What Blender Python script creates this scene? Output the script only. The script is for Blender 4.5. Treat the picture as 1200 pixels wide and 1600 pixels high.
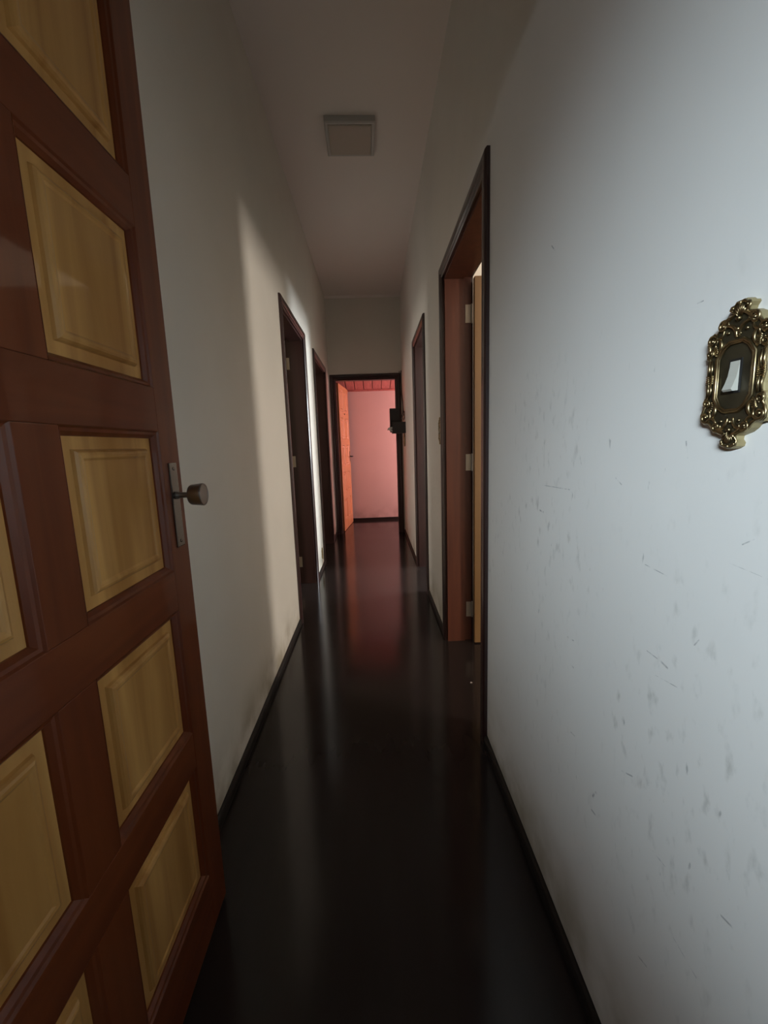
import bpy, bmesh, math, random
from mathutils import Vector, Matrix
random.seed(7)
PI = math.pi
for o in list(bpy.data.objects): bpy.data.objects.remove(o)
scene = bpy.context.scene
C = scene.collection

# ------------------------------------------------------------------ camera
F_PX, PITCH, ROLL, YAW, CAM_H = 658.12, 0.1564, -0.0337, 0.0220, 1.20
fwd = Vector((math.sin(YAW)*math.cos(PITCH), math.cos(YAW)*math.cos(PITCH), -math.sin(PITCH)))
rgt = Vector((math.cos(YAW), -math.sin(YAW), 0)); upv = rgt.cross(fwd)
cR = math.cos(ROLL)*rgt + math.sin(ROLL)*upv; cU = -math.sin(ROLL)*rgt + math.cos(ROLL)*upv
cam_d = bpy.data.cameras.new('camera'); cam = bpy.data.objects.new('camera', cam_d); C.objects.link(cam)
cam.matrix_world = Matrix(((cR.x, cU.x, -fwd.x, 0), (cR.y, cU.y, -fwd.y, 0), (cR.z, cU.z, -fwd.z, CAM_H), (0, 0, 0, 1)))
cam_d.sensor_fit = 'VERTICAL'; cam_d.sensor_height = 36; cam_d.sensor_width = 27; cam_d.lens = F_PX/1600*36
cam_d.clip_start = .02; cam_d.clip_end = 60
scene.camera = cam

# ------------------------------------------------------------------ world, exposure
w = bpy.data.worlds.new('sky'); scene.world = w; w.use_nodes = True
w.node_tree.nodes['Background'].inputs[0].default_value = (.62, .74, .90, 1)
w.node_tree.nodes['Background'].inputs[1].default_value = .6
vs = scene.view_settings
vs.view_transform = 'Standard'; vs.look = 'None'; vs.exposure = 0; vs.gamma = 1; vs.use_curve_mapping = False

# ------------------------------------------------------------------ daylight through the windows, plus shaped beams and added fill
def window_light(name, loc, direction, sx, sy, power, col, spread=180):
    l = bpy.data.lights.new(name, 'AREA'); l.shape = 'RECTANGLE'; l.size = sx; l.size_y = sy
    l.energy = power; l.color = col; l.spread = math.radians(spread)
    o = bpy.data.objects.new(name, l); C.objects.link(o)
    d = Vector(direction).normalized(); z = -d; x = Vector((0, 0, 1)).cross(z).normalized(); y = z.cross(x)
    o.matrix_world = Matrix(((x.x, y.x, z.x, loc[0]), (x.y, y.y, z.y, loc[1]), (x.z, y.z, z.z, loc[2]), (0, 0, 0, 1)))
    return o
# window of the room behind the camera, two right-hand rooms, left-hand room, added second left-hand one, end room
WB = dict(x0=-1.9, x1=-.6, z0=1.72, z1=2.08, y=-2.6)
W1 = dict(y0=-.25, y1=.25, z0=1.05, z1=2.00, x=4.2)
W2 = dict(y0=3.35, y1=4.25, z0=1.05, z1=2.05, x=3.4)
W3 = dict(y0=1.4, y1=2.4, z0=1.05, z1=2.05, x=-3.2)
W6 = dict(y0=4.5, y1=5.3, z0=1.05, z1=2.05, x=-3.2)
W4 = dict(y0=6.03, y1=6.68, z0=.90, z1=1.90, x=2.6)
window_light('aimed_beam_behind', ((WB['x0']+WB['x1'])/2, WB['y']+.30, (WB['z0']+WB['z1'])/2), (.575, .80, -.225), 1.0, .20, 5.0, (.72, .88, 1.0), 28.5)  # window light narrowed and aimed to concentrate the bright patch on the right wall
window_light('added_beam_behind_wide', ((WB['x0']+WB['x1'])/2, WB['y']+.30, (WB['z0']+WB['z1'])/2), (.575, .80, -.225), 1.0, .12, 2.5, (.80, .90, 1.0), 62)  # second beam added in the same window for the header's shadow edge
window_light('daylight_right_room', (W1['x']-.02, (W1['y0']+W1['y1'])/2, (W1['z0']+W1['z1'])/2), (-1, 0, 0), W1['y1']-W1['y0'], W1['z1']-W1['z0'], 108, (1.0, .90, .80))
window_light('daylight_second_right_room', (W2['x']-.02, (W2['y0']+W2['y1'])/2, (W2['z0']+W2['z1'])/2), (-1, 0, 0), W2['y1']-W2['y0'], W2['z1']-W2['z0'], 150, (.88, .95, 1.0))
window_light('daylight_left_room', (W3['x']+.02, (W3['y0']+W3['y1'])/2, (W3['z0']+W3['z1'])/2), (1, 0, 0), W3['y1']-W3['y0'], W3['z1']-W3['z0'], 32, (1.0, .90, .78))
window_light('added_fill_second_left_room', (W6['x']+.02, (W6['y0']+W6['y1'])/2, (W6['z0']+W6['z1'])/2), (1, 0, 0), W6['y1']-W6['y0'], W6['z1']-W6['z0'], 13, (1.0, .82, .70))  # added fill, unseen source: lifts the right wall past the second doorway
window_light('daylight_end_room', (W4['x']-.02, (W4['y0']+W4['y1'])/2, (W4['z0']+W4['z1'])/2), (-1, 0, 0), W4['y1']-W4['y0'], W4['z1']-W4['z0'], 66, (1.0, .66, .66))

# ------------------------------------------------------------------ materials
def mat(name):
    m = bpy.data.materials.new(name); m.use_nodes = True
    return m, m.node_tree.nodes, m.node_tree.links, m.node_tree.nodes['Principled BSDF']
def plain(name, col, rough=.5, metal=0, coat=0, spec=.5, bump=0, bscale=60, var=.0):
    m, n, l, b = mat(name)
    b.inputs['Base Color'].default_value = (*col, 1); b.inputs['Roughness'].default_value = rough
    b.inputs['Metallic'].default_value = metal; b.inputs['Coat Weight'].default_value = coat
    b.inputs['Coat Roughness'].default_value = .08; b.inputs['Specular IOR Level'].default_value = spec
    tc = n.new('ShaderNodeTexCoord'); nz = n.new('ShaderNodeTexNoise'); nz.inputs['Scale'].default_value = bscale; nz.inputs['Detail'].default_value = 4
    l.new(tc.outputs['Object'], nz.inputs['Vector'])
    if var:
        r = n.new('ShaderNodeValToRGB'); l.new(nz.outputs['Fac'], r.inputs['Fac'])
        r.color_ramp.elements[0].position = .3; r.color_ramp.elements[1].position = .7
        r.color_ramp.elements[0].color = (*[c*(1-var) for c in col], 1); r.color_ramp.elements[1].color = (*[min(1, c*(1+var)) for c in col], 1)
        l.new(r.outputs['Color'], b.inputs['Base Color'])
    if bump:
        bp = n.new('ShaderNodeBump'); bp.inputs['Strength'].default_value = bump; bp.inputs['Distance'].default_value = .002
        l.new(nz.outputs['Fac'], bp.inputs['Height']); l.new(bp.outputs['Normal'], b.inputs['Normal'])
    return m
def wood(name, c0, c1, axis='Z', rough=.32, coat=.5, scale=1.0, crough=.13, spec=.5):
    """varnished wood, grain along the object's own axis"""
    m, n, l, b = mat(name)
    tc = n.new('ShaderNodeTexCoord'); mp = n.new('ShaderNodeMapping')
    s = [22*scale]*3; s['XYZ'.index(axis)] = 1.6*scale
    mp.inputs['Scale'].default_value = s
    info = n.new('ShaderNodeObjectInfo'); add = n.new('ShaderNodeVectorMath'); add.operation = 'ADD'
    mul = n.new('ShaderNodeVectorMath'); mul.operation = 'SCALE'; mul.inputs['Scale'].default_value = 9.0
    l.new(info.outputs['Location'], mul.inputs[0]); l.new(tc.outputs['Object'], add.inputs[0]); l.new(mul.outputs['Vector'], add.inputs[1])
    l.new(add.outputs['Vector'], mp.inputs['Vector'])
    nz = n.new('ShaderNodeTexNoise'); nz.inputs['Scale'].default_value = 1; nz.inputs['Detail'].default_value = 6; nz.inputs['Distortion'].default_value = .6
    l.new(mp.outputs['Vector'], nz.inputs['Vector'])
    r = n.new('ShaderNodeValToRGB'); l.new(nz.outputs['Fac'], r.inputs['Fac'])
    r.color_ramp.elements[0].position = .30; r.color_ramp.elements[1].position = .72
    r.color_ramp.elements[0].color = (*c0, 1); r.color_ramp.elements[1].color = (*c1, 1)
    l.new(r.outputs['Color'], b.inputs['Base Color'])
    b.inputs['Roughness'].default_value = rough; b.inputs['Coat Weight'].default_value = coat; b.inputs['Coat Roughness'].default_value = crough; b.inputs['Specular IOR Level'].default_value = spec
    bp = n.new('ShaderNodeBump'); bp.inputs['Strength'].default_value = .12; bp.inputs['Distance'].default_value = .001
    l.new(nz.outputs['Fac'], bp.inputs['Height']); l.new(bp.outputs['Normal'], b.inputs['Normal'])
    return m
def wall_paint(name, col, dirt=(.30, .25, .15), scuffs=None, smudge=.0):
    """painted plaster: soft mottling, grime along the floor, optional smudges and pencil-thin scratches (y0,z0,y1,z1,width)"""
    m, n, l, b = mat(name)
    geo = n.new('ShaderNodeNewGeometry'); P = geo.outputs['Position']
    def noise(scale, detail=4, stretch=None):
        nz = n.new('ShaderNodeTexNoise'); nz.inputs['Scale'].default_value = scale; nz.inputs['Detail'].default_value = detail
        src = P
        if stretch:
            mp = n.new('ShaderNodeMapping'); mp.inputs['Rotation'].default_value = stretch[1]; mp.inputs['Scale'].default_value = stretch[0]
            l.new(P, mp.inputs['Vector']); src = mp.outputs['Vector']
        l.new(src, nz.inputs['Vector']); return nz.outputs['Fac']
    def math_(op, a, bb=None, clamp=False):
        k = n.new('ShaderNodeMath'); k.operation = op; k.use_clamp = clamp
        for i, v in enumerate((a, bb)):
            if v is None: continue
            if isinstance(v, (int, float)): k.inputs[i].default_value = v
            else: l.new(v, k.inputs[i])
        return k.outputs[0]
    def ramp(f, p0, p1):
        k = n.new('ShaderNodeMapRange'); k.inputs['From Min'].default_value = p0; k.inputs['From Max'].default_value = p1; k.interpolation_type = 'SMOOTHSTEP'
        l.new(f, k.inputs['Value']); return k.outputs['Result']
    def mix(f, a, bcol):
        k = n.new('ShaderNodeMix'); k.data_type = 'RGBA'
        l.new(f, k.inputs['Factor'])
        if isinstance(a, tuple): k.inputs[6].default_value = (*a, 1)
        else: l.new(a, k.inputs[6])
        k.inputs[7].default_value = (*bcol, 1); return k.outputs[2]
    c = mix(ramp(noise(1.7, 3), .35, .7), col, tuple(x*.95 for x in col))
    sep = n.new('ShaderNodeSeparateXYZ'); l.new(P, sep.inputs[0])
    low = ramp(sep.outputs['Z'], .30, .02)
    g = math_('MULTIPLY', low, math_('MULTIPLY', ramp(noise(6, 4), .3, .7), .75))
    c = mix(g, c, dirt)
    if smudge:
        band = math_('MULTIPLY', ramp(sep.outputs['Z'], .15, .7), ramp(sep.outputs['Z'], 1.5, 1.15))
        s = math_('MULTIPLY', ramp(noise(1, 5, ((34, 50, 24), (.6, 0, 0))), .55, .85), band)
        s = math_('MULTIPLY', s, ramp(noise(2.3, 2), .36, .60))
        c = mix(math_('MULTIPLY', s, smudge*.9), c, (.20, .19, .15))
        s2 = math_('MULTIPLY', ramp(noise(1, 3, ((60, 70, 22), (.7, 0, 0))), .70, .78), band)
        c = mix(math_('MULTIPLY', s2, smudge*.8), c, (.14, .14, .13))
    if scuffs:
        tot = None
        yz = n.new('ShaderNodeCombineXYZ'); l.new(sep.outputs['Y'], yz.inputs[0]); l.new(sep.outputs['Z'], yz.inputs[1])
        for (y0, z0, y1, z1, wd) in scuffs:
            sub = n.new('ShaderNodeVectorMath'); sub.operation = 'SUBTRACT'; l.new(yz.outputs[0], sub.inputs[0]); sub.inputs[1].default_value = (y0, z0, 0)
            ba = Vector((y1-y0, z1-z0, 0)); L2 = ba.length_squared
            dt = n.new('ShaderNodeVectorMath'); dt.operation = 'DOT_PRODUCT'; l.new(sub.outputs[0], dt.inputs[0]); dt.inputs[1].default_value = ba/L2
            t = math_('MULTIPLY', dt.outputs['Value'], 1.0, True)
            sc = n.new('ShaderNodeVectorMath'); sc.operation = 'SCALE'; sc.inputs[0].default_value = ba; l.new(t, sc.inputs['Scale'])
            ds = n.new('ShaderNodeVectorMath'); ds.operation = 'DISTANCE'; l.new(sub.outputs[0], ds.inputs[0]); l.new(sc.outputs[0], ds.inputs[1])
            k = ramp(ds.outputs['Value'], wd*.8, 0)
            tot = k if tot is None else math_('MAXIMUM', tot, k)
        c = mix(math_('MULTIPLY', math_('MULTIPLY', tot, ramp(noise(60, 3), .35, .6)), .55), c, (.06, .06, .065))
    l.new(c, b.inputs['Base Color']); b.inputs['Roughness'].default_value = .62; b.inputs['Specular IOR Level'].default_value = .3
    bp = n.new('ShaderNodeBump'); bp.inputs['Strength'].default_value = .10; bp.inputs['Distance'].default_value = .003
    l.new(noise(28, 4), bp.inputs['Height']); l.new(bp.outputs['Normal'], b.inputs['Normal'])
    return m

A_X, B_X, CEIL, END_Y = -.545, .417, 3.106, 5.761      # corridor: left face, right face, ceiling, end wall
TH = .15                                                # wall thickness
SCUFFS = [(1.0118, 1.6284, 0.9939, 1.6116, 0.0029),
    (0.7153, 1.1313, 0.6974, 1.1219, 0.0023),
    (0.6233, 1.0038, 0.574, 1.0009, 0.0014),
    (0.6053, 0.8695, 0.5742, 0.8692, 0.0018),
    (0.5742, 0.8692, 0.5588, 0.8665, 0.0034),
    (0.5829, 0.8415, 0.5374, 0.8493, 0.0014),
    (0.8685, 0.7677, 0.8417, 0.7717, 0.0026),
    (0.8429, 0.7117, 0.8371, 0.712, 0.004),
    (0.8371, 0.5575, 0.8194, 0.5614, 0.0026),
    (0.6487, 0.6214, 0.6206, 0.6357, 0.0025),
    (0.7376, 0.4889, 0.7247, 0.5096, 0.0048),
    (0.7398, 0.4559, 0.7251, 0.4585, 0.0039),
    (0.5053, 0.4684, 0.46, 0.4646, 0.0011),
    (0.5133, 0.9249, 0.5066, 0.9353, 0.0018),
    (0.457, 1.075, 0.4434, 1.084, 0.0015),
    (0.5553, 1.3641, 0.546, 1.3641, 0.0017),
    (1.0277, 1.0904, 0.8843, 1.094, 0.0017),
    (1.0438, 1.0255, 1.0195, 1.0244, 0.0046),
    (0.4335, 0.6012, 0.4168, 0.6055, 0.003),
    (0.5739, 0.3341, 0.5546, 0.343, 0.0032),
    (0.5567, 1.1918, 0.5522, 1.1708, 0.0024),
    (0.5601, 0.556, 0.5312, 0.56, 0.0018),
    (0.4715, 1.049, 0.4221, 1.0454, 0.0006)]
M_WALL = wall_paint('cream_wall_paint', (.83, .785, .70))
M_WALL_R = wall_paint('marked_wall_paint', (.83, .80, .75), scuffs=SCUFFS, smudge=.55)
M_PINK = wall_paint('pink_wall_paint', (.72, .56, .54), dirt=(.45, .30, .28))
M_CEIL = plain('ceiling_paint', (.90, .83, .78), .75, bump=.05)
M_FRAME = wood('dark_mahogany_varnish', (.024, .008, .007), (.040, .013, .011), 'Z', .34, .4)
M_LINING = wood('red_brown_varnish', (.075, .020, .009), (.125, .034, .014), 'Z', .5, .06)
M_LINING_SHADED = wood('red_brown_varnish_shaded', (.030, .010, .008), (.052, .017, .013), 'Z', .45, .1)  # same lining wood, shade of the unlit reveals put into the colour
M_RAIL = wood('red_mahogany_rail', (.13, .027, .008), (.20, .047, .013), 'X', .42, .40, crough=.06, spec=.25)
M_STILE = wood('red_mahogany_stile', (.13, .027, .008), (.20, .047, .013), 'Z', .42, .40, crough=.06, spec=.25)
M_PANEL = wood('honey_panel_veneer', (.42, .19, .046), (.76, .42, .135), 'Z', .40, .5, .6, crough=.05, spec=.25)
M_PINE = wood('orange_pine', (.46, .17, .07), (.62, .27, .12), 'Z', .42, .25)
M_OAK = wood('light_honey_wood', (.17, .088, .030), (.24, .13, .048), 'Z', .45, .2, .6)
M_STEEL = plain('satin_steel', (.30, .28, .26), .22, 1)
M_KNOB = plain('brushed_nickel', (.34, .32, .30), .38, 1, bump=.05, bscale=200)
M_HINGE = plain('nickel_hinge', (.42, .37, .30), .45, .6)
M_BRASS = plain('antique_brass', (.33, .25, .13), .34, 1, var=.4, bscale=90)
M_PATINA = plain('dark_brass_patina', (.050, .040, .022), .40, .5, var=.3, bscale=40)
M_ROCKER = plain('ivory_plastic', (.52, .50, .43), .45)
M_BLACK = plain('black_plastic', (.009, .0085, .009), .5)
M_GREY = plain('charcoal_plastic', (.026, .022, .021), .6)
M_WHITE = plain('white_plastic', (.66, .63, .60), .5)
M_CABLE = plain('brown_cable', (.10, .06, .045), .5)
M_DIFF = plain('lamp_diffuser', (.52, .47, .40), .5)
M_LAMP = plain('lamp_body_white', (.58, .57, .54), .5)
M_BASE = plain('baseboard_dark', (.014, .010, .008), .6, spec=.3)
M_PLANK = wood('red_ceiling_plank', (.40, .12, .11), (.56, .19, .17), 'Y', .5, .1)
M_GLASS = plain('window_glass', (.85, .9, .95), .05)
def floor_mat():
    m, n, l, b = mat('dark_varnished_floor')
    geo = n.new('ShaderNodeNewGeometry')
    mp = n.new('ShaderNodeMapping'); mp.inputs['Scale'].default_value = (9, 1.2, 1); l.new(geo.outputs['Position'], mp.inputs['Vector'])
    nz = n.new('ShaderNodeTexNoise'); nz.inputs['Scale'].default_value = 1.5; nz.inputs['Detail'].default_value = 6; l.new(mp.outputs[0], nz.inputs['Vector'])
    r = n.new('ShaderNodeValToRGB'); l.new(nz.outputs['Fac'], r.inputs['Fac'])
    r.color_ramp.elements[0].color = (.018, .013, .012, 1); r.color_ramp.elements[1].color = (.028, .021, .019, 1)
    l.new(r.outputs['Color'], b.inputs['Base Color'])
    n2 = n.new('ShaderNodeTexNoise'); n2.inputs['Scale'].default_value = 3; n2.inputs['Detail'].default_value = 5; l.new(geo.outputs['Position'], n2.inputs['Vector'])
    mr = n.new('ShaderNodeMapRange'); mr.inputs['To Min'].default_value = .09; mr.inputs['To Max'].default_value = .20; l.new(n2.outputs['Fac'], mr.inputs['Value'])
    l.new(mr.outputs['Result'], b.inputs['Roughness'])
    b.inputs['Specular IOR Level'].default_value = .40
    bp = n.new('ShaderNodeBump'); bp.inputs['Strength'].default_value = .06; bp.inputs['Distance'].default_value = .002
    l.new(n2.outputs['Fac'], bp.inputs['Height']); l.new(bp.outputs['Normal'], b.inputs['Normal'])
    return m
M_FLOOR = floor_mat()

# ------------------------------------------------------------------ mesh helpers
def obj(name, bm, m, parent=None, smooth=False, loc=None):
    bmesh.ops.recalc_face_normals(bm, faces=bm.faces)
    me = bpy.data.meshes.new(name); bm.to_mesh(me); bm.free(); me.materials.append(m)
    if smooth:
        for p in me.polygons: p.use_smooth = True
    o = bpy.data.objects.new(name, me); C.objects.link(o)
    if parent: o.parent = parent
    if loc: o.location = loc
    return o
def empty(name, loc=(0, 0, 0), rz=0, M=None):
    o = bpy.data.objects.new(name, None); o.empty_display_size = .1; C.objects.link(o)
    if M is not None: o.matrix_world = M
    else: o.location = loc; o.rotation_euler = (0, 0, rz)
    return o
def tag(o, label, cat, group=None, kind=None):
    o['label'] = label; o['category'] = cat
    if group: o['group'] = group
    if kind: o['kind'] = kind
    return o
def struct(o, label=None, cat=None):
    o['kind'] = 'structure'
    if label: o['label'] = label
    if cat: o['category'] = cat
    return o
def bx(bm, p0, p1, bev=0):
    x0, y0, z0 = [min(a, b) for a, b in zip(p0, p1)]; x1, y1, z1 = [max(a, b) for a, b in zip(p0, p1)]
    v = [bm.verts.new(c) for c in ((x0,y0,z0),(x1,y0,z0),(x1,y1,z0),(x0,y1,z0),(x0,y0,z1),(x1,y0,z1),(x1,y1,z1),(x0,y1,z1))]
    fs = [bm.faces.new([v[i] for i in f]) for f in ((0,3,2,1),(4,5,6,7),(0,1,5,4),(1,2,6,5),(2,3,7,6),(3,0,4,7))]
    if bev:
        es = list({e for f in fs for e in f.edges})
        bmesh.ops.bevel(bm, geom=es, offset=bev, segments=2, affect='EDGES', profile=.6)
    return bm
def box(name, p0, p1, m, parent=None, bev=0):
    return obj(name, bx(bmesh.new(), p0, p1, bev), m, parent)
def loft(bm, rings, caps=True, closed=True):
    R = [[bm.verts.new(p) for p in r] for r in rings]; k = len(R[0])
    for i in range(len(R)-1):
        for j in range(k if closed else k-1):
            bm.faces.new((R[i][j], R[i][(j+1) % k], R[i+1][(j+1) % k], R[i+1][j]))
    if caps:
        bm.faces.new(R[0][::-1]); bm.faces.new(R[-1])
    return bm
def lathe(bm, prof, M=Matrix(), n=24):
    return loft(bm, [[M @ Vector((r*math.cos(2*PI*j/n), r*math.sin(2*PI*j/n), z)) for j in range(n)] for r, z in prof])
def tube(bm, pts, rad, n=8, closed=False):
    pts = [Vector(p) for p in pts]; k = len(pts); rings = []
    for i, p in enumerate(pts):
        a = pts[(i-1) % k] if (closed or i > 0) else p; b = pts[(i+1) % k] if (closed or i < k-1) else p
        t = (b-a).normalized(); ref = Vector((0, 0, 1)) if abs(t.z) < .95 else Vector((1, 0, 0))
        u = t.cross(ref).normalized(); v = t.cross(u)
        r = rad[i] if isinstance(rad, (list, tuple)) else rad
        rings.append([p + r*(math.cos(2*PI*j/n)*u + math.sin(2*PI*j/n)*v) for j in range(n)])
    if closed: rings.append(rings[0])
    if not closed: return loft(bm, rings)
    R = [[bm.verts.new(p) for p in r] for r in rings[:-1]]
    for i in range(k):
        for j in range(n):
            bm.faces.new((R[i][j], R[i][(j+1) % n], R[(i+1) % k][(j+1) % n], R[(i+1) % k][j]))
    return bm
def ball(bm, c, r, sc=(1, 1, 1), u=12, v=8):
    M = Matrix.Translation(c) @ Matrix.Diagonal((*[r*s for s in sc], 1))
    bmesh.ops.create_uvsphere(bm, u_segments=u, v_segments=v, radius=1, matrix=M); return bm

# ------------------------------------------------------------------ shell
YB = WB['y']                                            # back of the room behind the camera
def holes_wall(bm, axis, f0, f1, u0, u1, z0, z1, holes):
    """wall slab between faces f0..f1 (x for axis 'y' walls running along y; y for axis 'x'), holes = (ua, ub, za, zb)"""
    def b(ua, ub, za, zb):
        if ub-ua < 1e-4 or zb-za < 1e-4: return
        if axis == 'y': bx(bm, (f0, ua, za), (f1, ub, zb))
        else: bx(bm, (ua, f0, za), (ub, f1, zb))
    u = u0
    for ua, ub, za, zb in sorted(holes):
        b(u, ua, z0, z1); b(ua, ub, z0, za); b(ua, ub, zb, z1); u = ub
    b(u, u1, z0, z1)
    return bm
LIN = .03; CW = .062; HEAD = 2.085
OP = {'R1': (1.581, 2.434), 'R2': (3.318, 4.042), 'L1': (2.836, 3.669), 'L2': (4.322, 5.225), 'E': (-.468, .342), 'N': (-.470, .365)}
def hole(k, head=HEAD): return (OP[k][0]-LIN, OP[k][1]+LIN, 0, head+LIN)
HEAD_E = 2.076; HEAD_N = 2.112
struct(obj('wall_left', holes_wall(bmesh.new(), 'y', A_X-TH, A_X, .13, END_Y, 0, CEIL, [hole('L1'), hole('L2')]), M_WALL), 'pale cream corridor wall on the left with two dark framed doorways', 'wall')
struct(obj('wall_right', holes_wall(bmesh.new(), 'y', B_X, B_X+TH, YB-.15, END_Y, 0, CEIL, [hole('R1'), hole('R2')]), M_WALL_R), 'white scuffed corridor wall on the right behind the brass switch plate', 'wall')
struct(obj('wall_end', holes_wall(bmesh.new(), 'x', END_Y, END_Y+TH, -3.35, 3.55, 0, CEIL, [hole('E', HEAD_E)]), M_WALL), 'shaded cream wall above the far doorway', 'wall')
struct(obj('wall_near', holes_wall(bmesh.new(), 'x', -.02, .13, -3.35, B_X, 0, CEIL, [hole('N', HEAD_N)]), M_WALL), 'cream wall with the doorway the picture is taken from', 'wall')
# rooms off the corridor
struct(obj('wall_behind', holes_wall(bmesh.new(), 'x', YB-.15, YB, -3.35, B_X, 0, CEIL, [(WB['x0'], WB['x1'], WB['z0'], WB['z1'])]), M_WALL))
struct(obj('wall_outer_left', holes_wall(bmesh.new(), 'y', -3.35, -3.2, YB, END_Y, 0, CEIL, [(W3['y0'], W3['y1'], W3['z0'], W3['z1']), (W6['y0'], W6['y1'], W6['z0'], W6['z1'])]), M_WALL))
box_l = bmesh.new(); bx(box_l, (-3.2, 3.95, 0), (A_X-TH, 4.08, CEIL)); struct(obj('wall_partition_left', box_l, M_WALL))
struct(obj('wall_outer_right', holes_wall(bmesh.new(), 'y', 4.2, 4.35, YB-.15, 2.95, 0, CEIL, [(W1['y0'], W1['y1'], W1['z0'], W1['z1'])]), M_WALL))
struct(obj('wall_outer_right', holes_wall(bmesh.new(), 'y', 3.4, 3.55, 2.95, END_Y, 0, CEIL, [(W2['y0'], W2['y1'], W2['z0'], W2['z1'])]), M_WALL))
box_l = bmesh.new(); bx(box_l, (B_X+TH, 2.80, 0), (4.35, 2.95, CEIL)); struct(obj('wall_partition_right', box_l, M_WALL))
box_l = bmesh.new(); bx(box_l, (B_X+TH, -1.2, 0), (4.2, -1.05, CEIL)); struct(obj('wall_partition_right', box_l, M_WALL))
FAR_Y = 6.80
struct(obj('wall_far', holes_wall(bmesh.new(), 'x', FAR_Y, FAR_Y+.15, -1.75, 2.75, 0, CEIL, []), M_PINK), 'pink painted wall seen through the far doorway', 'wall')
struct(obj('wall_far_left', holes_wall(bmesh.new(), 'y', -1.75, -1.6, END_Y+TH, FAR_Y, 0, CEIL, []), M_PINK))
struct(obj('wall_far_right', holes_wall(bmesh.new(), 'y', 2.6, 2.75, END_Y+TH, FAR_Y, 0, CEIL, [(W4['y0'], W4['y1'], W4['z0'], W4['z1'])]), M_PINK))
struct(box('floor', (-3.35, YB-.15, -.10), (4.35, FAR_Y+.15, 0), M_FLOOR), 'dark glossy varnished floor running the length of the corridor', 'floor')
struct(box('ceiling', (-3.35, YB-.15, CEIL), (4.35, END_Y+TH, CEIL+.12), M_CEIL), 'plain greyish white corridor ceiling', 'ceiling')

# sloped plank ceiling of the end room: falls towards the pink wall
Z_FAR, SLOPE = 2.075, .185
def cz(y): return Z_FAR + SLOPE*(FAR_Y-y)
ce = struct(empty('ceiling_end_room', (0, FAR_Y, Z_FAR)), 'low sloping ceiling of reddish wooden planks past the far doorway', 'ceiling')
pb = bmesh.new(); y0 = END_Y+TH; pw = .136
prof = [(-pw/2+.005, 0), (-pw/2+.010, -.006), (pw/2-.010, -.006), (pw/2-.005, 0), (pw/2-.005, .016), (-pw/2+.005, .016)]
loft(pb, [[(x, yy-FAR_Y, cz(yy)-Z_FAR+z) for x, z in prof] for yy in (y0, FAR_Y)])
pm = None
for i in range(31):
    x = -1.6 + pw*(i+.5)
    if x > 2.6: break
    if pm is None: o = obj('plank', pb, M_PLANK, ce); pm = o.data
    else: o = bpy.data.objects.new('plank', pm); C.objects.link(o); o.parent = ce
    o.location = (x, 0, 0)
bb = bmesh.new(); loft(bb, [[(-1.6, yy-FAR_Y, cz(yy)-Z_FAR+z) for yy, z in ((y0, .017), (FAR_Y, .017), (FAR_Y, .06), (y0, .06))], [(2.6, yy-FAR_Y, cz(yy)-Z_FAR+z) for yy, z in ((y0, .017), (FAR_Y, .017), (FAR_Y, .06), (y0, .06))]])
obj('backing_board', bb, M_LINING, ce)
box('edge_moulding', (-1.6, -.022, -.030), (2.6, 0, -.002), M_PLANK, ce, .004)

# ------------------------------------------------------------------ windows
def window(name, axis, f, u0, u1, z0, z1, n, label):
    e = struct(empty(name, (f, (u0+u1)/2, z0) if axis == 'y' else ((u0+u1)/2, f, z0)), label, 'window')
    def B(bm, ua, ub, za, zb, d=.02):
        if axis == 'y': bx(bm, (-d, ua-(u0+u1)/2, za-z0), (d, ub-(u0+u1)/2, zb-z0))
        else: bx(bm, (ua-(u0+u1)/2, -d, za-z0), (ub-(u0+u1)/2, d, zb-z0))
    g = bmesh.new()
    for a in ((u0, u1, z0, z0+.04), (u0, u1, z1-.04, z1), (u0, u0+.04, z0+.04, z1-.04), (u1-.04, u1, z0+.04, z1-.04)): B(g, *a)
    obj('window_frame', g, M_FRAME, e)
    for i in range(1, n):
        g = bmesh.new(); u = u0+(u1-u0)*i/n; B(g, u-.012, u+.012, z0+.04, z1-.04, .012); obj('glazing_bar', g, M_FRAME, e)
    for i in range(n):
        g = bmesh.new(); B(g, u0+(u1-u0)*i/n+(.04 if i == 0 else .012), u0+(u1-u0)*(i+1)/n-(.04 if i == n-1 else .012), z0+.04, z1-.04, .003); obj('pane', g, M_GLASS, e)
    return e
window('window_1', 'x', YB-.08, WB['x0'], WB['x1'], WB['z0'], WB['z1'], 4, 'wide low window of the room behind the camera')
window('window_2', 'y', 4.28, W1['y0'], W1['y1'], W1['z0'], W1['z1'], 2, 'narrow window of the first room on the right')
window('window_3', 'y', 3.48, W2['y0'], W2['y1'], W2['z0'], W2['z1'], 2, 'window of the second room on the right')
window('window_4', 'y', -3.28, W3['y0'], W3['y1'], W3['z0'], W3['z1'], 2, 'window of the room on the left')
window('fill_window_6', 'y', -3.28, W6['y0'], W6['y1'], W6['z0'], W6['z1'], 2, 'added unseen window on the left that brightens the right wall')
window('window_5', 'y', 2.68, W4['y0'], W4['y1'], W4['z0'], W4['z1'], 2, 'window lighting the pink room')

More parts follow.
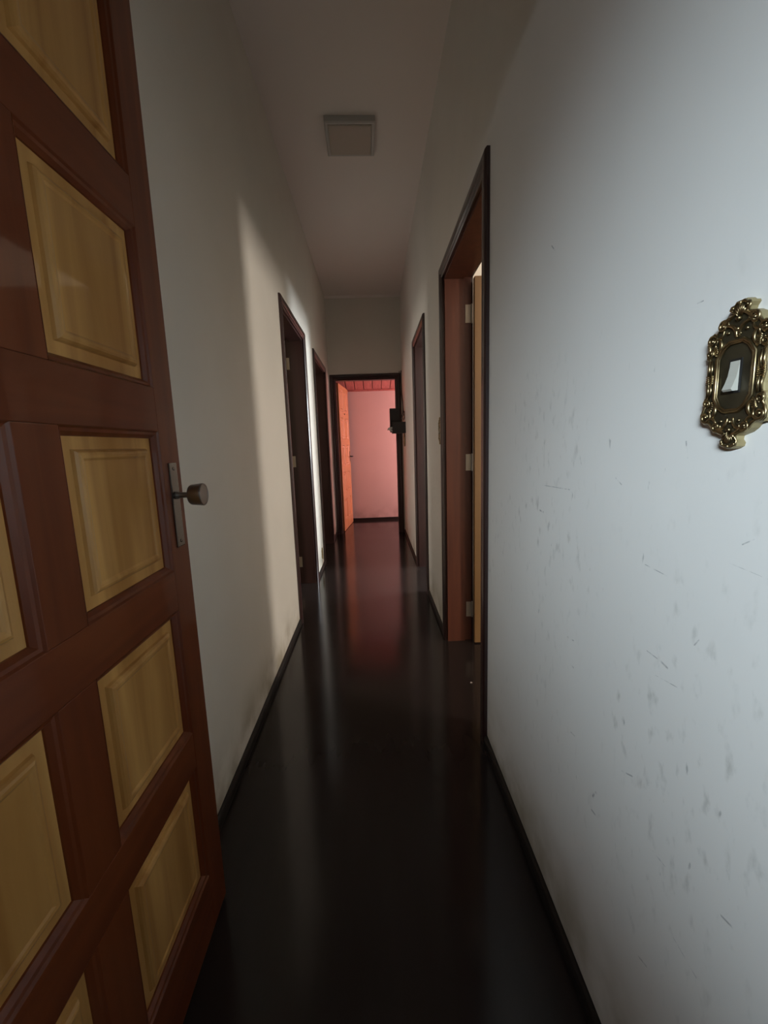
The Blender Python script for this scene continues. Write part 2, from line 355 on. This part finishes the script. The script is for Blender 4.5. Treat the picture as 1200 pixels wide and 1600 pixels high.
# ------------------------------------------------------------------ baseboards
def baseboard(name, face, sgn, segs, label):
    bm = bmesh.new()
    for u0, u1 in segs:
        pr = [(0, 0), (.014, 0), (.014, .026), (.010, .034), (.004, .038), (0, .038)]
        loft(bm, [[(face+sgn*a, u, z) for a, z in pr] for u in (u0, u1)])
    return struct(obj(name, bm, M_BASE), label, 'baseboard')
baseboard('baseboard_left', A_X, 1, [(.13, OP['L1'][0]-CW), (OP['L1'][1]+CW, OP['L2'][0]-CW), (OP['L2'][1]+CW, END_Y)], 'thin dark baseboard along the left corridor wall')
baseboard('baseboard_right', B_X, -1, [(.15, OP['R1'][0]-CW), (OP['R1'][1]+CW, OP['R2'][0]-CW), (OP['R2'][1]+CW, END_Y)], 'thin dark baseboard along the right corridor wall')
bm = bmesh.new(); bx(bm, (-1.6, FAR_Y-.014, 0), (2.6, FAR_Y, .042)); struct(obj('baseboard_far', bm, M_BASE), 'dark baseboard at the foot of the pink wall', 'baseboard')
bm = bmesh.new(); loft(bm, [[(x, END_Y-a, CEIL-z) for a, z in ((0, 0), (.028, 0), (.026, .010), (.010, .026), (0, .028))] for x in (A_X, B_X)])
struct(obj('trim_6', bm, M_CEIL), 'small pale cornice strip where the end wall meets the ceiling', 'trim')

# ------------------------------------------------------------------ door frames
def door_frame(name, conv, u0, u1, head, label, room_casing=True, stop=True, m_lin=None):
    M_LIN = m_lin or M_LINING_SHADED
    """conv(u, v, w): u along the wall, v up, w out of the corridor face (negative goes into the wall)"""
    org = Vector(conv((u0+u1)/2, 0, 0))
    e = struct(empty(name, org), label, 'door frame')
    V = lambda u, v, w: Vector(conv(u, v, w))-org
    pr = [(0, 0), (0, .009), (.005, .013), (.014, .013), (.018, .010), (.022, .010), (.027, .015), (.036, .018), (.048, .019), (.056, .017), (CW, .011), (CW, 0)]
    def B(ua, ub, va, vb, wa, wb, nm, m):
        bm = bmesh.new(); q = [V(u, v, ww) for u in (ua, ub) for v in (va, vb) for ww in (wa, wb)]
        bx(bm, [min(p[i] for p in q) for i in range(3)], [max(p[i] for p in q) for i in range(3)]); return obj(nm, bm, m, e)
    for face, sg in ((0, 1), (-TH, -1)) if room_casing else ((0, 1),):
        for uu, s in ((u0, -1), (u1, 1)):
            bm = bmesh.new(); loft(bm, [[V(uu+s*a, 0, face+sg*ww) for a, ww in pr], [V(uu+s*a, head+a, face+sg*ww) for a, ww in pr]]); obj('side_casing', bm, M_FRAME, e)
        bm = bmesh.new(); loft(bm, [[V(u0-a, head+a, face+sg*ww) for a, ww in pr], [V(u1+a, head+a, face+sg*ww) for a, ww in pr]]); obj('head_casing', bm, M_FRAME, e)
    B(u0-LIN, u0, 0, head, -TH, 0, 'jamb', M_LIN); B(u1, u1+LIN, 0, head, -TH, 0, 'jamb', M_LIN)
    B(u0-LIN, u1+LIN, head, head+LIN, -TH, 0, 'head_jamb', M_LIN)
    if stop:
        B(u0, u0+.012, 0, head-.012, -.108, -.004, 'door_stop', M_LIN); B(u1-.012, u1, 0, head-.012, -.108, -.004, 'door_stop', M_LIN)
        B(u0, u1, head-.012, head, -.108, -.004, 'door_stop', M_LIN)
    return e
cvR = lambda u, v, w: (B_X-w, u, v)
cvL = lambda u, v, w: (A_X+w, u, v)
cvE = lambda u, v, w: (u, END_Y-w, v)
cvN = lambda u, v, w: (u, .13+w, v)
door_frame('trim_1', cvR, *OP['R1'], HEAD, 'dark door frame nearest on the right wall, beside the ornate switch', m_lin=M_LINING)
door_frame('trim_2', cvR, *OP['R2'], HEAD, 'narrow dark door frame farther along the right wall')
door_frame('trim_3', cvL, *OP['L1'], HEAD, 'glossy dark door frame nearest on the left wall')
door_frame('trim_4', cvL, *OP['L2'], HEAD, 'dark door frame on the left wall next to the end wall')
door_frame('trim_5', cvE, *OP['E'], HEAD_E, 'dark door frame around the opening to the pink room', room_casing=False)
# frame of the doorway the picture is taken from (out of the picture): plain linings only
e = struct(empty('trim_7', (0, .055, 0)), 'wooden lining of the doorway the picture is taken from', 'door frame')
for u in (OP['N'][0]-LIN, OP['N'][1]): box('jamb', (u, -.075, 0), (u+LIN, .075, HEAD_N), M_LINING, e)
box('head_jamb', (OP['N'][0]-LIN, -.075, HEAD_N), (OP['N'][1]+LIN, .075, HEAD_N+LIN), M_LINING, e)

# ------------------------------------------------------------------ panelled doors
def raised_panel(bm, u0, u1, v0, v1, t, border=.036, rec=.014, bev=.012):
    """recessed panel with a raised centre field on both faces; local x = along the door, y = thickness, z = up"""
    for s in (-1, 1):
        def ring(i, y): return [Vector((u0+i, s*y, v0+i)), Vector((u1-i, s*y, v0+i)), Vector((u1-i, s*y, v1-i)), Vector((u0+i, s*y, v1-i))]
        y0 = t/2-rec
        rr = [ring(0, y0), ring(border, y0), ring(border+.002, y0+.0050), ring(border+.005, y0+.0085), ring(border+.009, y0+.0100), ring(border+.014, y0+.0095), ring(border+.018, y0+.0075)]
        R = [[bm.verts.new(p) for p in r] for r in rr]
        for i in range(len(R)-1):
            for j in range(4): bm.faces.new((R[i][j], R[i][(j+1) % 4], R[i+1][(j+1) % 4], R[i+1][j]))
        bm.faces.new(R[-1])
    bm.verts.ensure_lookup_table()
    return bm
def moulding(bm, u0, u1, v0, v1, t, wdt=.015, rec=.014):
    for s in (-1, 1):
        def ring(i, y): return [Vector((u0+i, s*y, v0+i)), Vector((u1-i, s*y, v0+i)), Vector((u1-i, s*y, v1-i)), Vector((u0+i, s*y, v1-i))]
        rr = [ring(0, t/2), ring(.003, t/2-.0035), ring(.008, t/2-.005), ring(wdt-.001, t/2-rec+.003), ring(wdt, t/2-rec-.001), ring(0, t/2-rec-.001)]
        R = [[bm.verts.new(p) for p in r] for r in rr]
        for i in range(len(R)):
            k = (i+1) % len(R)
            for j in range(4): bm.faces.new((R[i][j], R[i][(j+1) % 4], R[k][(j+1) % 4], R[k][j]))
    return bm
def panel_door(name, W, H, T, stile, munt, v_bot, ph, rail, rows, m_st, m_ra, m_pa, z0=.008):
    e = empty(name)
    b = lambda nm, p0, p1, m: box(nm, p0, p1, m, e, .0015)
    b('stile', (0, -T/2, z0), (stile, T/2, H), m_st); b('stile', (W-stile, -T/2, z0), (W, T/2, H), m_st)
    pwid = (W-2*stile-munt)/2
    zs = [v_bot+i*(ph+rail) for i in range(rows)]
    edges = [z0]+[z for i in range(rows) for z in (zs[i], zs[i]+ph)]+[H]
    for i in range(rows+1): b('rail', (stile, -T/2, edges[2*i]), (W-stile, T/2, edges[2*i+1]), m_ra)
    for i in range(rows):
        b('muntin', (stile+pwid, -T/2, zs[i]), (stile+pwid+munt, T/2, zs[i]+ph), m_st)
        for u in (stile, stile+pwid+munt):
            p = obj('panel', raised_panel(bmesh.new(), u-.001, u+pwid+.001, zs[i]-.001, zs[i]+ph+.001, T), m_pa, e)
            obj('moulding', moulding(bmesh.new(), u, u+pwid, zs[i], zs[i]+ph, T), m_st, p)
    return e
LEAF_N = dict(W=.812, H=2.10, T=.036, stile=.082, munt=.082, v_bot=.160, ph=.303, rail=.088, rows=5)
d1 = struct(panel_door('door_1', m_st=M_STILE, m_ra=M_RAIL, m_pa=M_PANEL, **LEAF_N), 'big open two-tone panelled door in the left foreground with a round knob', 'door')
d1.matrix_world = Matrix(((0, -1, 0, -.463), (1, 0, 0, .176), (0, 0, 1, 0), (0, 0, 0, 1)))   # local x -> +y, local -y -> +x (towards the corridor)
# lock: plate and knob on the corridor-side face (local -y)
ly = -LEAF_N['T']/2; lx = .770
pl = box('lock_plate', (lx-.017, ly-.0045, .990), (lx+.017, ly+.0005, 1.178), M_STEEL, d1, .002)
for z in (1.003, 1.165):
    bm = bmesh.new(); lathe(bm, [(.0035, 0), (.0035, .0014), (.002, .002)], Matrix.Translation((lx, ly-.0044, z)) @ Matrix.Rotation(PI/2, 4, 'X'), 12); obj('screw', bm, M_STEEL, pl, True)
bm = bmesh.new(); lathe(bm, [(.0085, 0), (.0085, .004), (.0065, .006), (.0062, .028), (.010, .032)], Matrix.Translation((lx, ly-.004, 1.106)) @ Matrix.Rotation(PI/2, 4, 'X'), 20)
obj('knob_shank', bm, M_KNOB, pl, True)
bm = bmesh.new(); lathe(bm, [(.012, .030), (.0200, .0315), (.0225, .035), (.0250, .058), (.0250, .0605), (.0242, .062), (.0215, .0625), (.0205, .0615), (.001, .0612)], Matrix.Translation((lx, ly-.004, 1.106)) @ Matrix.Rotation(PI/2, 4, 'X'), 32)
k = obj('knob', bm, M_KNOB, d1, True)
md = k.modifiers.new('edge', 'EDGE_SPLIT'); md.split_angle = math.radians(40)

def hinge(parent, M, z):
    bm = bmesh.new()
    bx(bm, (-.032, -.0015, -.047), (-.002, .0015, .047), .0008)
    for x, zz in ((-.024, .030), (-.012, .0), (-.024, -.030)):
        lathe(bm, [(.0032, 0), (.003, .0008)], Matrix.Translation((x, -.0014, zz)) @ Matrix.Rotation(PI/2, 4, 'X'), 10)
    lathe(bm, [(.004, -.05), (.0055, -.047), (.0055, .047), (.004, .05)], Matrix.Translation((.003, -.003, 0)), 12)
    o = obj('hinge', bm, M_HINGE, parent); o.matrix_parent_inverse = parent.matrix_world.inverted(); o.matrix_world = M @ Matrix.Translation((0, 0, z))
    return o
LEAF = dict(W=.80, H=2.068, T=.036, stile=.095, munt=.08, v_bot=.160, ph=.297, rail=.088, rows=5)
# first right-hand room: leaf stands open against the far jamb
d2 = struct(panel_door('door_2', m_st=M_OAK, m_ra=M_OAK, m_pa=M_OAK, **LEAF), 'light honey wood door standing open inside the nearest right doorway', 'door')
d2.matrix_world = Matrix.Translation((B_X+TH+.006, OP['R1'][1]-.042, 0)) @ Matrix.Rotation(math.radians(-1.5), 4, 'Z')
for z in (.198, 1.088, 1.897): hinge(d2, Matrix.Translation((B_X+TH, OP['R1'][1]-.0016, 0)), z)
# first left-hand room
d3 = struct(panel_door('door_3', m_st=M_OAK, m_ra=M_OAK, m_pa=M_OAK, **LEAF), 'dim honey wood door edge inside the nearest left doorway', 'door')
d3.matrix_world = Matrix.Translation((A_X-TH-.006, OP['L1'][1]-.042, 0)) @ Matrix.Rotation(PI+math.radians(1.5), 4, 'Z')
for z in (.198, 1.088, 1.897): hinge(d3, Matrix.Translation((A_X-TH, OP['L1'][1]-.0016, 0)) @ Matrix.Diagonal((-1, 1, 1, 1)), z)
# end room: pine leaf swung into the pink room
d4 = struct(panel_door('door_4', m_st=M_PINE, m_ra=M_PINE, m_pa=M_PINE, **dict(LEAF, H=2.060, W=.79)), 'orange pine panelled door swung open into the pink room', 'door')
d4.matrix_world = Matrix.Translation((-.452, END_Y+TH+.012, 0)) @ Matrix.Rotation(math.radians(84), 4, 'Z')
bm = bmesh.new(); tube(bm, [(.735, -.018, 1.05), (.735, -.060, 1.05), (.725, -.066, 1.05), (.62, -.066, 1.05)], .008, 10); obj('lever_handle', bm, M_BLACK, d4, True)
bm = bmesh.new(); bx(bm, (.718, -.022, .97), (.752, -.017, 1.13), .002); obj('lock_plate', bm, M_BLACK, d4)
bm = bmesh.new(); lathe(bm, [(.014, 0), (.014, .006), (.006, .008)], Matrix.Translation((.395, -.018, 1.67)) @ Matrix.Rotation(PI/2, 4, 'X'), 16); obj('door_viewer', bm, M_BLACK, d4, True)

# ------------------------------------------------------------------ ceiling lamp
lp = tag(empty('ceiling_lamp', (-.066, 2.935, CEIL)), 'square flush ceiling lamp, switched off, midway along the corridor', 'lamp')
lp.rotation_euler = (0, 0, math.radians(1))
bm = bmesh.new(); S = .150
def sq(s, z): return [(-s, -s, z), (s, -s, z), (s, s, z), (-s, s, z)]
loft(bm, [sq(S, 0), sq(S, -.030), sq(S-.006, -.036), sq(S-.018, -.036), sq(S-.020, -.032)]); obj('housing', bm, M_LAMP, lp)
bm = bmesh.new(); loft(bm, [sq(S-.020, -.0325), sq(S-.021, -.038), sq(S-.03, -.041)]); obj('diffuser', bm, M_DIFF, lp)

# ------------------------------------------------------------------ ornate brass plates
HALF = [(0,80),(5,80.5),(8,78),(12,77),(13,74.5),(10,71),(9,68),(16,66),(22,62.5),(27,57),(30,51.5),(34,52.5),(39,51),(42,47),(42.5,42),(40,37),(40,33),(42.5,30.5),(42,26.5),(38.5,24),(37.5,12),(39,6),(39.5,0),(38,-6),(36.5,-12),(37,-20),(40.5,-23),(41.5,-28),(40,-32),(43,-36),(45,-42),(44.5,-48),(41,-51.5),(35,-51),(30,-53),(26,-58),(20,-62),(13,-64.5),(8.5,-66),(8,-70),(11,-73.5),(10,-77.5),(5,-80),(0,-80.5)]
def arc(cx, cy, r, a0, a1, n=14, z=0): return [(cx+r*math.cos(math.radians(a0+(a1-a0)*i/n)), cy+r*math.sin(math.radians(a0+(a1-a0)*i/n)), z) for i in range(n+1)]
def spiral(cx, cy, r0, r1, a0, a1, n=22, z=0):
    return [(cx+(r0+(r1-r0)*i/n)*math.cos(math.radians(a0+(a1-a0)*i/n)), cy+(r0+(r1-r0)*i/n)*math.sin(math.radians(a0+(a1-a0)*i/n)), z) for i in range(n+1)]
def brass_plate(name):
    e = empty(name); k = .001; D = 11.0
    pts = HALF+[(-x, y) for x, y in HALF[-2:0:-1]]
    def ring(s, z, cx=0, cy=0): return [Vector((x*s, y*(1-(1-s)*.55), z))*k for x, y in pts]
    bm = bmesh.new(); loft(bm, [ring(1, 0), ring(1, D-2.5), ring(.985, D-.8)], caps=False); bm.faces.new(bm.verts[:len(pts)]) if False else None
    obj('side_rim', bm, M_BRASS_SIDE, e)
    bm = bmesh.new(); R = [[bm.verts.new(p) for p in r] for r in (ring(.985, D-.8), ring(.95, D), ring(.90, D-.6))]
    for i in range(2):
        for j in range(len(pts)): bm.faces.new((R[i][j], R[i][(j+1) % len(pts)], R[i+1][(j+1) % len(pts)], R[i+1][j]))
    c = bm.verts.new(Vector((0, 0, D-1.2))*k)
    for j in range(len(pts)): bm.faces.new((R[2][j], R[2][(j+1) % len(pts)], c))
    face = obj('face_plate', bm, M_PATINA, e)
    # octagonal double rim round the switch field
    oc = [(-9,37),(9,37),(17,32),(24,22),(24,-22),(17,-33),(9,-38),(-9,-38),(-17,-33),(-24,-22),(-24,22),(-17,32)]
    for s, r in ((.92, 1.3), (1.04, 2.0)):
        bm = bmesh.new(); tube(bm, [Vector((x*s, y*(1+(s-1)*.5), D+.4))*k for x, y in oc], r*k, 8, True); obj('field_rim', bm, M_BRASS, e, True)
    # scrolls, shells and beads in relief
    rel = []
    for s in (-1, 1):
        for path in (spiral(34, 44, 8, 2, 250, -250), spiral(36, 30, 5, 1.5, 100, 560), spiral(36, -43, 8, 2, 110, 600), spiral(36, -27, 5, 1.5, -100, -560),
                     spiral(20, 57, 7.5, 1.8, 200, -270), spiral(19, -55, 6.5, 1.6, 160, 620), arc(0, 47, 20, 20, 75), arc(0, -44, 20, -75, -18),
                     [(33, 22, 0), (31.5, 12, 0), (32.5, 4, 0)], [(32.5, -4, 0), (31, -12, 0), (32.5, -21, 0)], [(36.5, 22, 0), (35.5, 12, 0), (36.5, 5, 0)], [(36.5, -5, 0), (35, -12, 0), (36, -20, 0)]):
            n_ = len(path)
            bm = bmesh.new(); tube(bm, [Vector((s*x, y, D+.6))*k for x, y, _ in path], [(.9+.9*math.sin(PI*(i+.5)/n_))*k for i in range(n_)], 7); rel.append(bm)
        for i in range(6):
            a = math.radians(128+i*17); bm = bmesh.new()
            tube(bm, [Vector((s*(33+3*math.cos(a)), 31+3*math.sin(a)*1.2, D+.2))*k, Vector((s*(33+8.5*math.cos(a)), 31+9*math.sin(a), D+1.2))*k], [.7*k, 1.1*k], 6); rel.append(bm)
            bm = bmesh.new(); tube(bm, [Vector((s*(34+3*math.cos(a)), -31-3*math.sin(a)*1.2, D+.2))*k, Vector((s*(34+8.5*math.cos(a)), -31-9*math.sin(a), D+1.2))*k], [.7*k, 1.1*k], 6); rel.append(bm)
        for i in range(5):
            bm = bmesh.new(); tube(bm, [Vector((s*29, -4+2*i, D))*k, Vector((s*38.5, -4.6+2.3*i, D+1.0))*k], 1.0*k, 6); rel.append(bm)
        for x, y, r in ((34, 44, 2.6), (36, -43, 2.6), (20, 57, 2.2), (19, -55, 2.2), (9, 73, 2), (38, 26, 1.7), (38, -25, 1.7), (8, -75, 2), (12, 48, 2), (12, -49, 2)):
            bm = bmesh.new(); ball(bm, Vector((s*x, y, D+.4))*k, r*k, u=10, v=6); rel.append(bm)
    # rolled border that follows the outline, and fat acanthus curls inside it
    bp = [(x*.945, y*.97) for x, y in pts]
    bm = bmesh.new(); tube(bm, [Vector((x, y, D-.2))*k for x, y in bp], [(1.5+.5*math.sin(i*1.7))*k for i in range(len(bp))], 7, True); rel.append(bm)
    for s in (-1, 1):
        for path, rr in ((arc(14, 44, 12, 60, 190), 2.2), (arc(30, 37, 9, 90, 250), 2.0), (arc(31, -36, 9, 110, 270), 2.2), (arc(15, -47, 11, 170, 300), 2.2), (arc(27, 52, 8, 170, 330), 1.8), (arc(28, -53, 8, 20, 190), 1.8)):
            n_ = len(path); bm = bmesh.new(); tube(bm, [Vector((s*x, y, D+.2))*k for x, y, _ in path], [rr*(.35+.65*math.sin(PI*(i+.3)/n_))*k for i in range(n_)], 7); rel.append(bm)
    for i in range(7):
        a = math.radians(30+i*20); bm = bmesh.new()
        tube(bm, [Vector((2.5*math.cos(a), 62+2.5*math.sin(a), D))*k, Vector((9*math.cos(a), 63+13*math.sin(a), D+1.2))*k], [.8*k, 1.5*k], 6); rel.append(bm)
        bm = bmesh.new(); tube(bm, [Vector((2.5*math.cos(a), -60-2.5*math.sin(a), D))*k, Vector((9*math.cos(a), -61-13*math.sin(a), D+1.2))*k], [.8*k, 1.5*k], 6); rel.append(bm)
    for y, r in ((61, 3.2), (50, 2.4), (-50, 2.4), (-59, 3), (77, 2.2), (-77.5, 2)):
        bm = bmesh.new(); ball(bm, Vector((0, y, D+.6))*k, r*k, u=10, v=6); rel.append(bm)
    bm = bmesh.new()
    for i in range(6):
        a = i*PI/3; ball(bm, Vector((3*math.cos(a), 45+3*math.sin(a), D-.2))*k, 1.5*k, u=8, v=6)
    rel.append(bm)
    joined = bmesh.new()
    for b_ in rel:
        t = bpy.data.meshes.new('t'); b_.to_mesh(t); b_.free(); joined.from_mesh(t); bpy.data.meshes.remove(t)
    obj('relief_ornament', joined, M_BRASS, e, True)
    return e, D*k
M_BRASS_SIDE = plain('pale_worn_brass', (.30, .24, .12), .5, .35, var=.2, bscale=30)
def to_right_wall(y, z): return Matrix(((0, 0, -1, B_X), (-1, 0, 0, y), (0, 1, 0, z), (0, 0, 0, 1)))
def to_left_wall(y, z): return Matrix(((0, 0, 1, A_X), (1, 0, 0, y), (0, 1, 0, z), (0, 0, 0, 1)))
sw, D_ = brass_plate('switch_plate')
bm = bmesh.new(); bx(bm, (-.0082, -.0185, D_-.002), (.0082, .0185, D_+.0002)); rs = obj('rocker_surround', bm, M_BLACK, sw)
bm = bmesh.new()
loft(bm, [[(x, y, z) for y, z in ((-.016, D_), (.016, D_), (.016, D_+.0005), (.010, D_+.0010), (.0, D_+.0026), (-.008, D_+.0052), (-.0145, D_+.0082), (-.0165, D_+.0062))] for x in (-.0062, .0062)])
obj('rocker', bm, M_ROCKER, sw)
def clone(root, name):
    r = bpy.data.objects.new(name, None); C.objects.link(r); r.empty_display_size = .1
    for ch in list(root.children):
        c = ch.copy(); C.objects.link(c); c.parent = r
    return r
ZSW = 1.2635
sw2 = clone(sw, 'switch_plate'); sw3 = clone(sw, 'switch_plate')
out = empty('socket_plate')
for ch in sw.children:
    if ch.name.split('.')[0] in ('side_rim', 'face_plate', 'field_rim', 'relief_ornament'):
        c = ch.copy(); C.objects.link(c); c.parent = out
bm = bmesh.new(); bx(bm, (-.014, -.022, D_-.002), (.014, .022, D_+.001), .001); obj('socket', bm, M_BLACK, out)
sw.matrix_world = to_right_wall(.4765, ZSW)
sw2.matrix_world = to_right_wall(2.560, 1.276); sw3.matrix_world = to_right_wall(5.40, 1.262)
out.matrix_world = to_left_wall(4.12, .155) @ Matrix.Scale(.72, 4)
tag(sw, 'large ornate antique brass switch plate with white rocker in the right foreground', 'switch', 'brass switch plates on the right wall')
tag(sw2, 'ornate switch plate seen edge-on just past the nearest right door frame', 'switch', 'brass switch plates on the right wall')
tag(sw3, 'tiny dark switch plate under the black box by the far doorway', 'switch', 'brass switch plates on the right wall')
tag(out, 'small dark socket plate low on the left wall between the two doorways', 'socket')

# ------------------------------------------------------------------ equipment by the far doorway
BXY = 5.25
sh = tag(empty('wall_shelf', (B_X, BXY, 1.345)), 'small charcoal shelf box fixed to the right wall beside the far doorway', 'shelf')
box('fascia', (-.162, 0, 0), (0, .012, .135), M_GREY, sh, .002)
box('bottom_board', (-.162, .012, 0), (0, .20, .012), M_GREY, sh)
box('side_board', (-.162, .012, .012), (-.150, .20, .135), M_GREY, sh)
box('back_board', (-.150, .188, .012), (0, .20, .135), M_GREY, sh)
mo = tag(empty('modem', (B_X-.105, BXY+.055, 1.357)), 'black upright modem box standing in the charcoal shelf by the far doorway', 'modem')
mo.rotation_euler = (0, 0, math.radians(8))
box('body', (-.082, 0, .001), (.045, .034, .290), M_BLACK, mo, .004)
box('front_bezel', (-.074, -.003, .15), (.037, .001, .28), M_GREY, mo, .001)
for i in range(3): box('vent_slot', (-.05, -.0045, .245-.012*i), (.02, -.002, .250-.012*i), M_BLACK, mo)
def cable(name, pts, r, m, label):
    P = [Vector(p) for p in pts]; out_ = []
    for i in range(len(P)-1):
        p0 = P[max(i-1, 0)]; p1 = P[i]; p2 = P[i+1]; p3 = P[min(i+2, len(P)-1)]
        for j in range(6):
            t = j/6; out_.append(.5*((2*p1)+(-p0+p2)*t+(2*p0-5*p1+4*p2-p3)*t*t+(-p0+3*p1-3*p2+p3)*t**3))
    out_.append(P[-1])
    return tag(obj(name, tube(bmesh.new(), out_, r, 7), m, None, True), label, 'cable')
cable('cable', [(B_X-.008, 5.70, 2.16), (B_X-.010, 5.68, 2.00), (B_X-.012, 5.60, 1.86), (B_X-.014, 5.45, 1.72), (B_X-.02, 5.38, 1.62), (B_X-.04, 5.33, 1.55)], .005, M_BLACK, 'black cable hanging down the corner to the box by the far doorway')
cable('cable', [(B_X-.030, 5.745, 2.16), (B_X-.018, 5.74, 1.95), (B_X-.010, 5.66, 1.80), (B_X-.008, 5.50, 1.69), (B_X-.012, 5.40, 1.60), (B_X-.03, 5.36, 1.52)], .004, M_CABLE, 'pale brown cable beside the far door frame above the black box')
cable('cable', [(B_X-.05, 5.31, 1.47), (B_X-.03, 5.29, 1.54), (B_X-.012, 5.30, 1.61), (B_X-.008, 5.33, 1.56), (B_X-.022, 5.31, 1.50), (B_X-.010, 5.29, 1.54), (B_X-.03, 5.29, 1.58), (B_X-.045, 5.30, 1.53)], .0045, M_CABLE, 'coiled brown cable bundled above the charcoal shelf')
for i, (dx, dz, ang) in enumerate(((.014, .060, 4), (.010, .022, -28))):
    p = tag(empty('cable_plug', (B_X-.162, BXY+.05, 1.372+dz-.02)), ('upper' if i == 0 else 'lower')+' white plug poking out of the shelf side toward the pink room', 'plug', 'white plugs at the shelf')
    p.rotation_euler = (0, math.radians(-ang), 0)
    box('plug_body', (-.040, -.012, -.012), (0, .012, .012), M_WHITE, p, .003)
    bm = bmesh.new(); tube(bm, [(-.040, 0, 0), (-.052, 0, -.004), (-.058, 0, -.020)], [.007, .006, .005], 8); obj('strain_relief', bm, M_WHITE, p, True)

# ------------------------------------------------------------------ small scrap on the floor
bm = bmesh.new(); vs_ = [bm.verts.new(p) for p in ((-.006, -.004, .0015), (.005, -.005, .003), (.007, .003, .001), (-.002, .006, .0035))]
bm.faces.new(vs_); bmesh.ops.solidify(bm, geom=bm.faces[:], thickness=.001)
tag(obj('paper_scrap', bm, M_WHITE, None, False, (.455, 1.958, .0)), 'tiny white scrap lying on the dark floor at the right doorway', 'scrap')
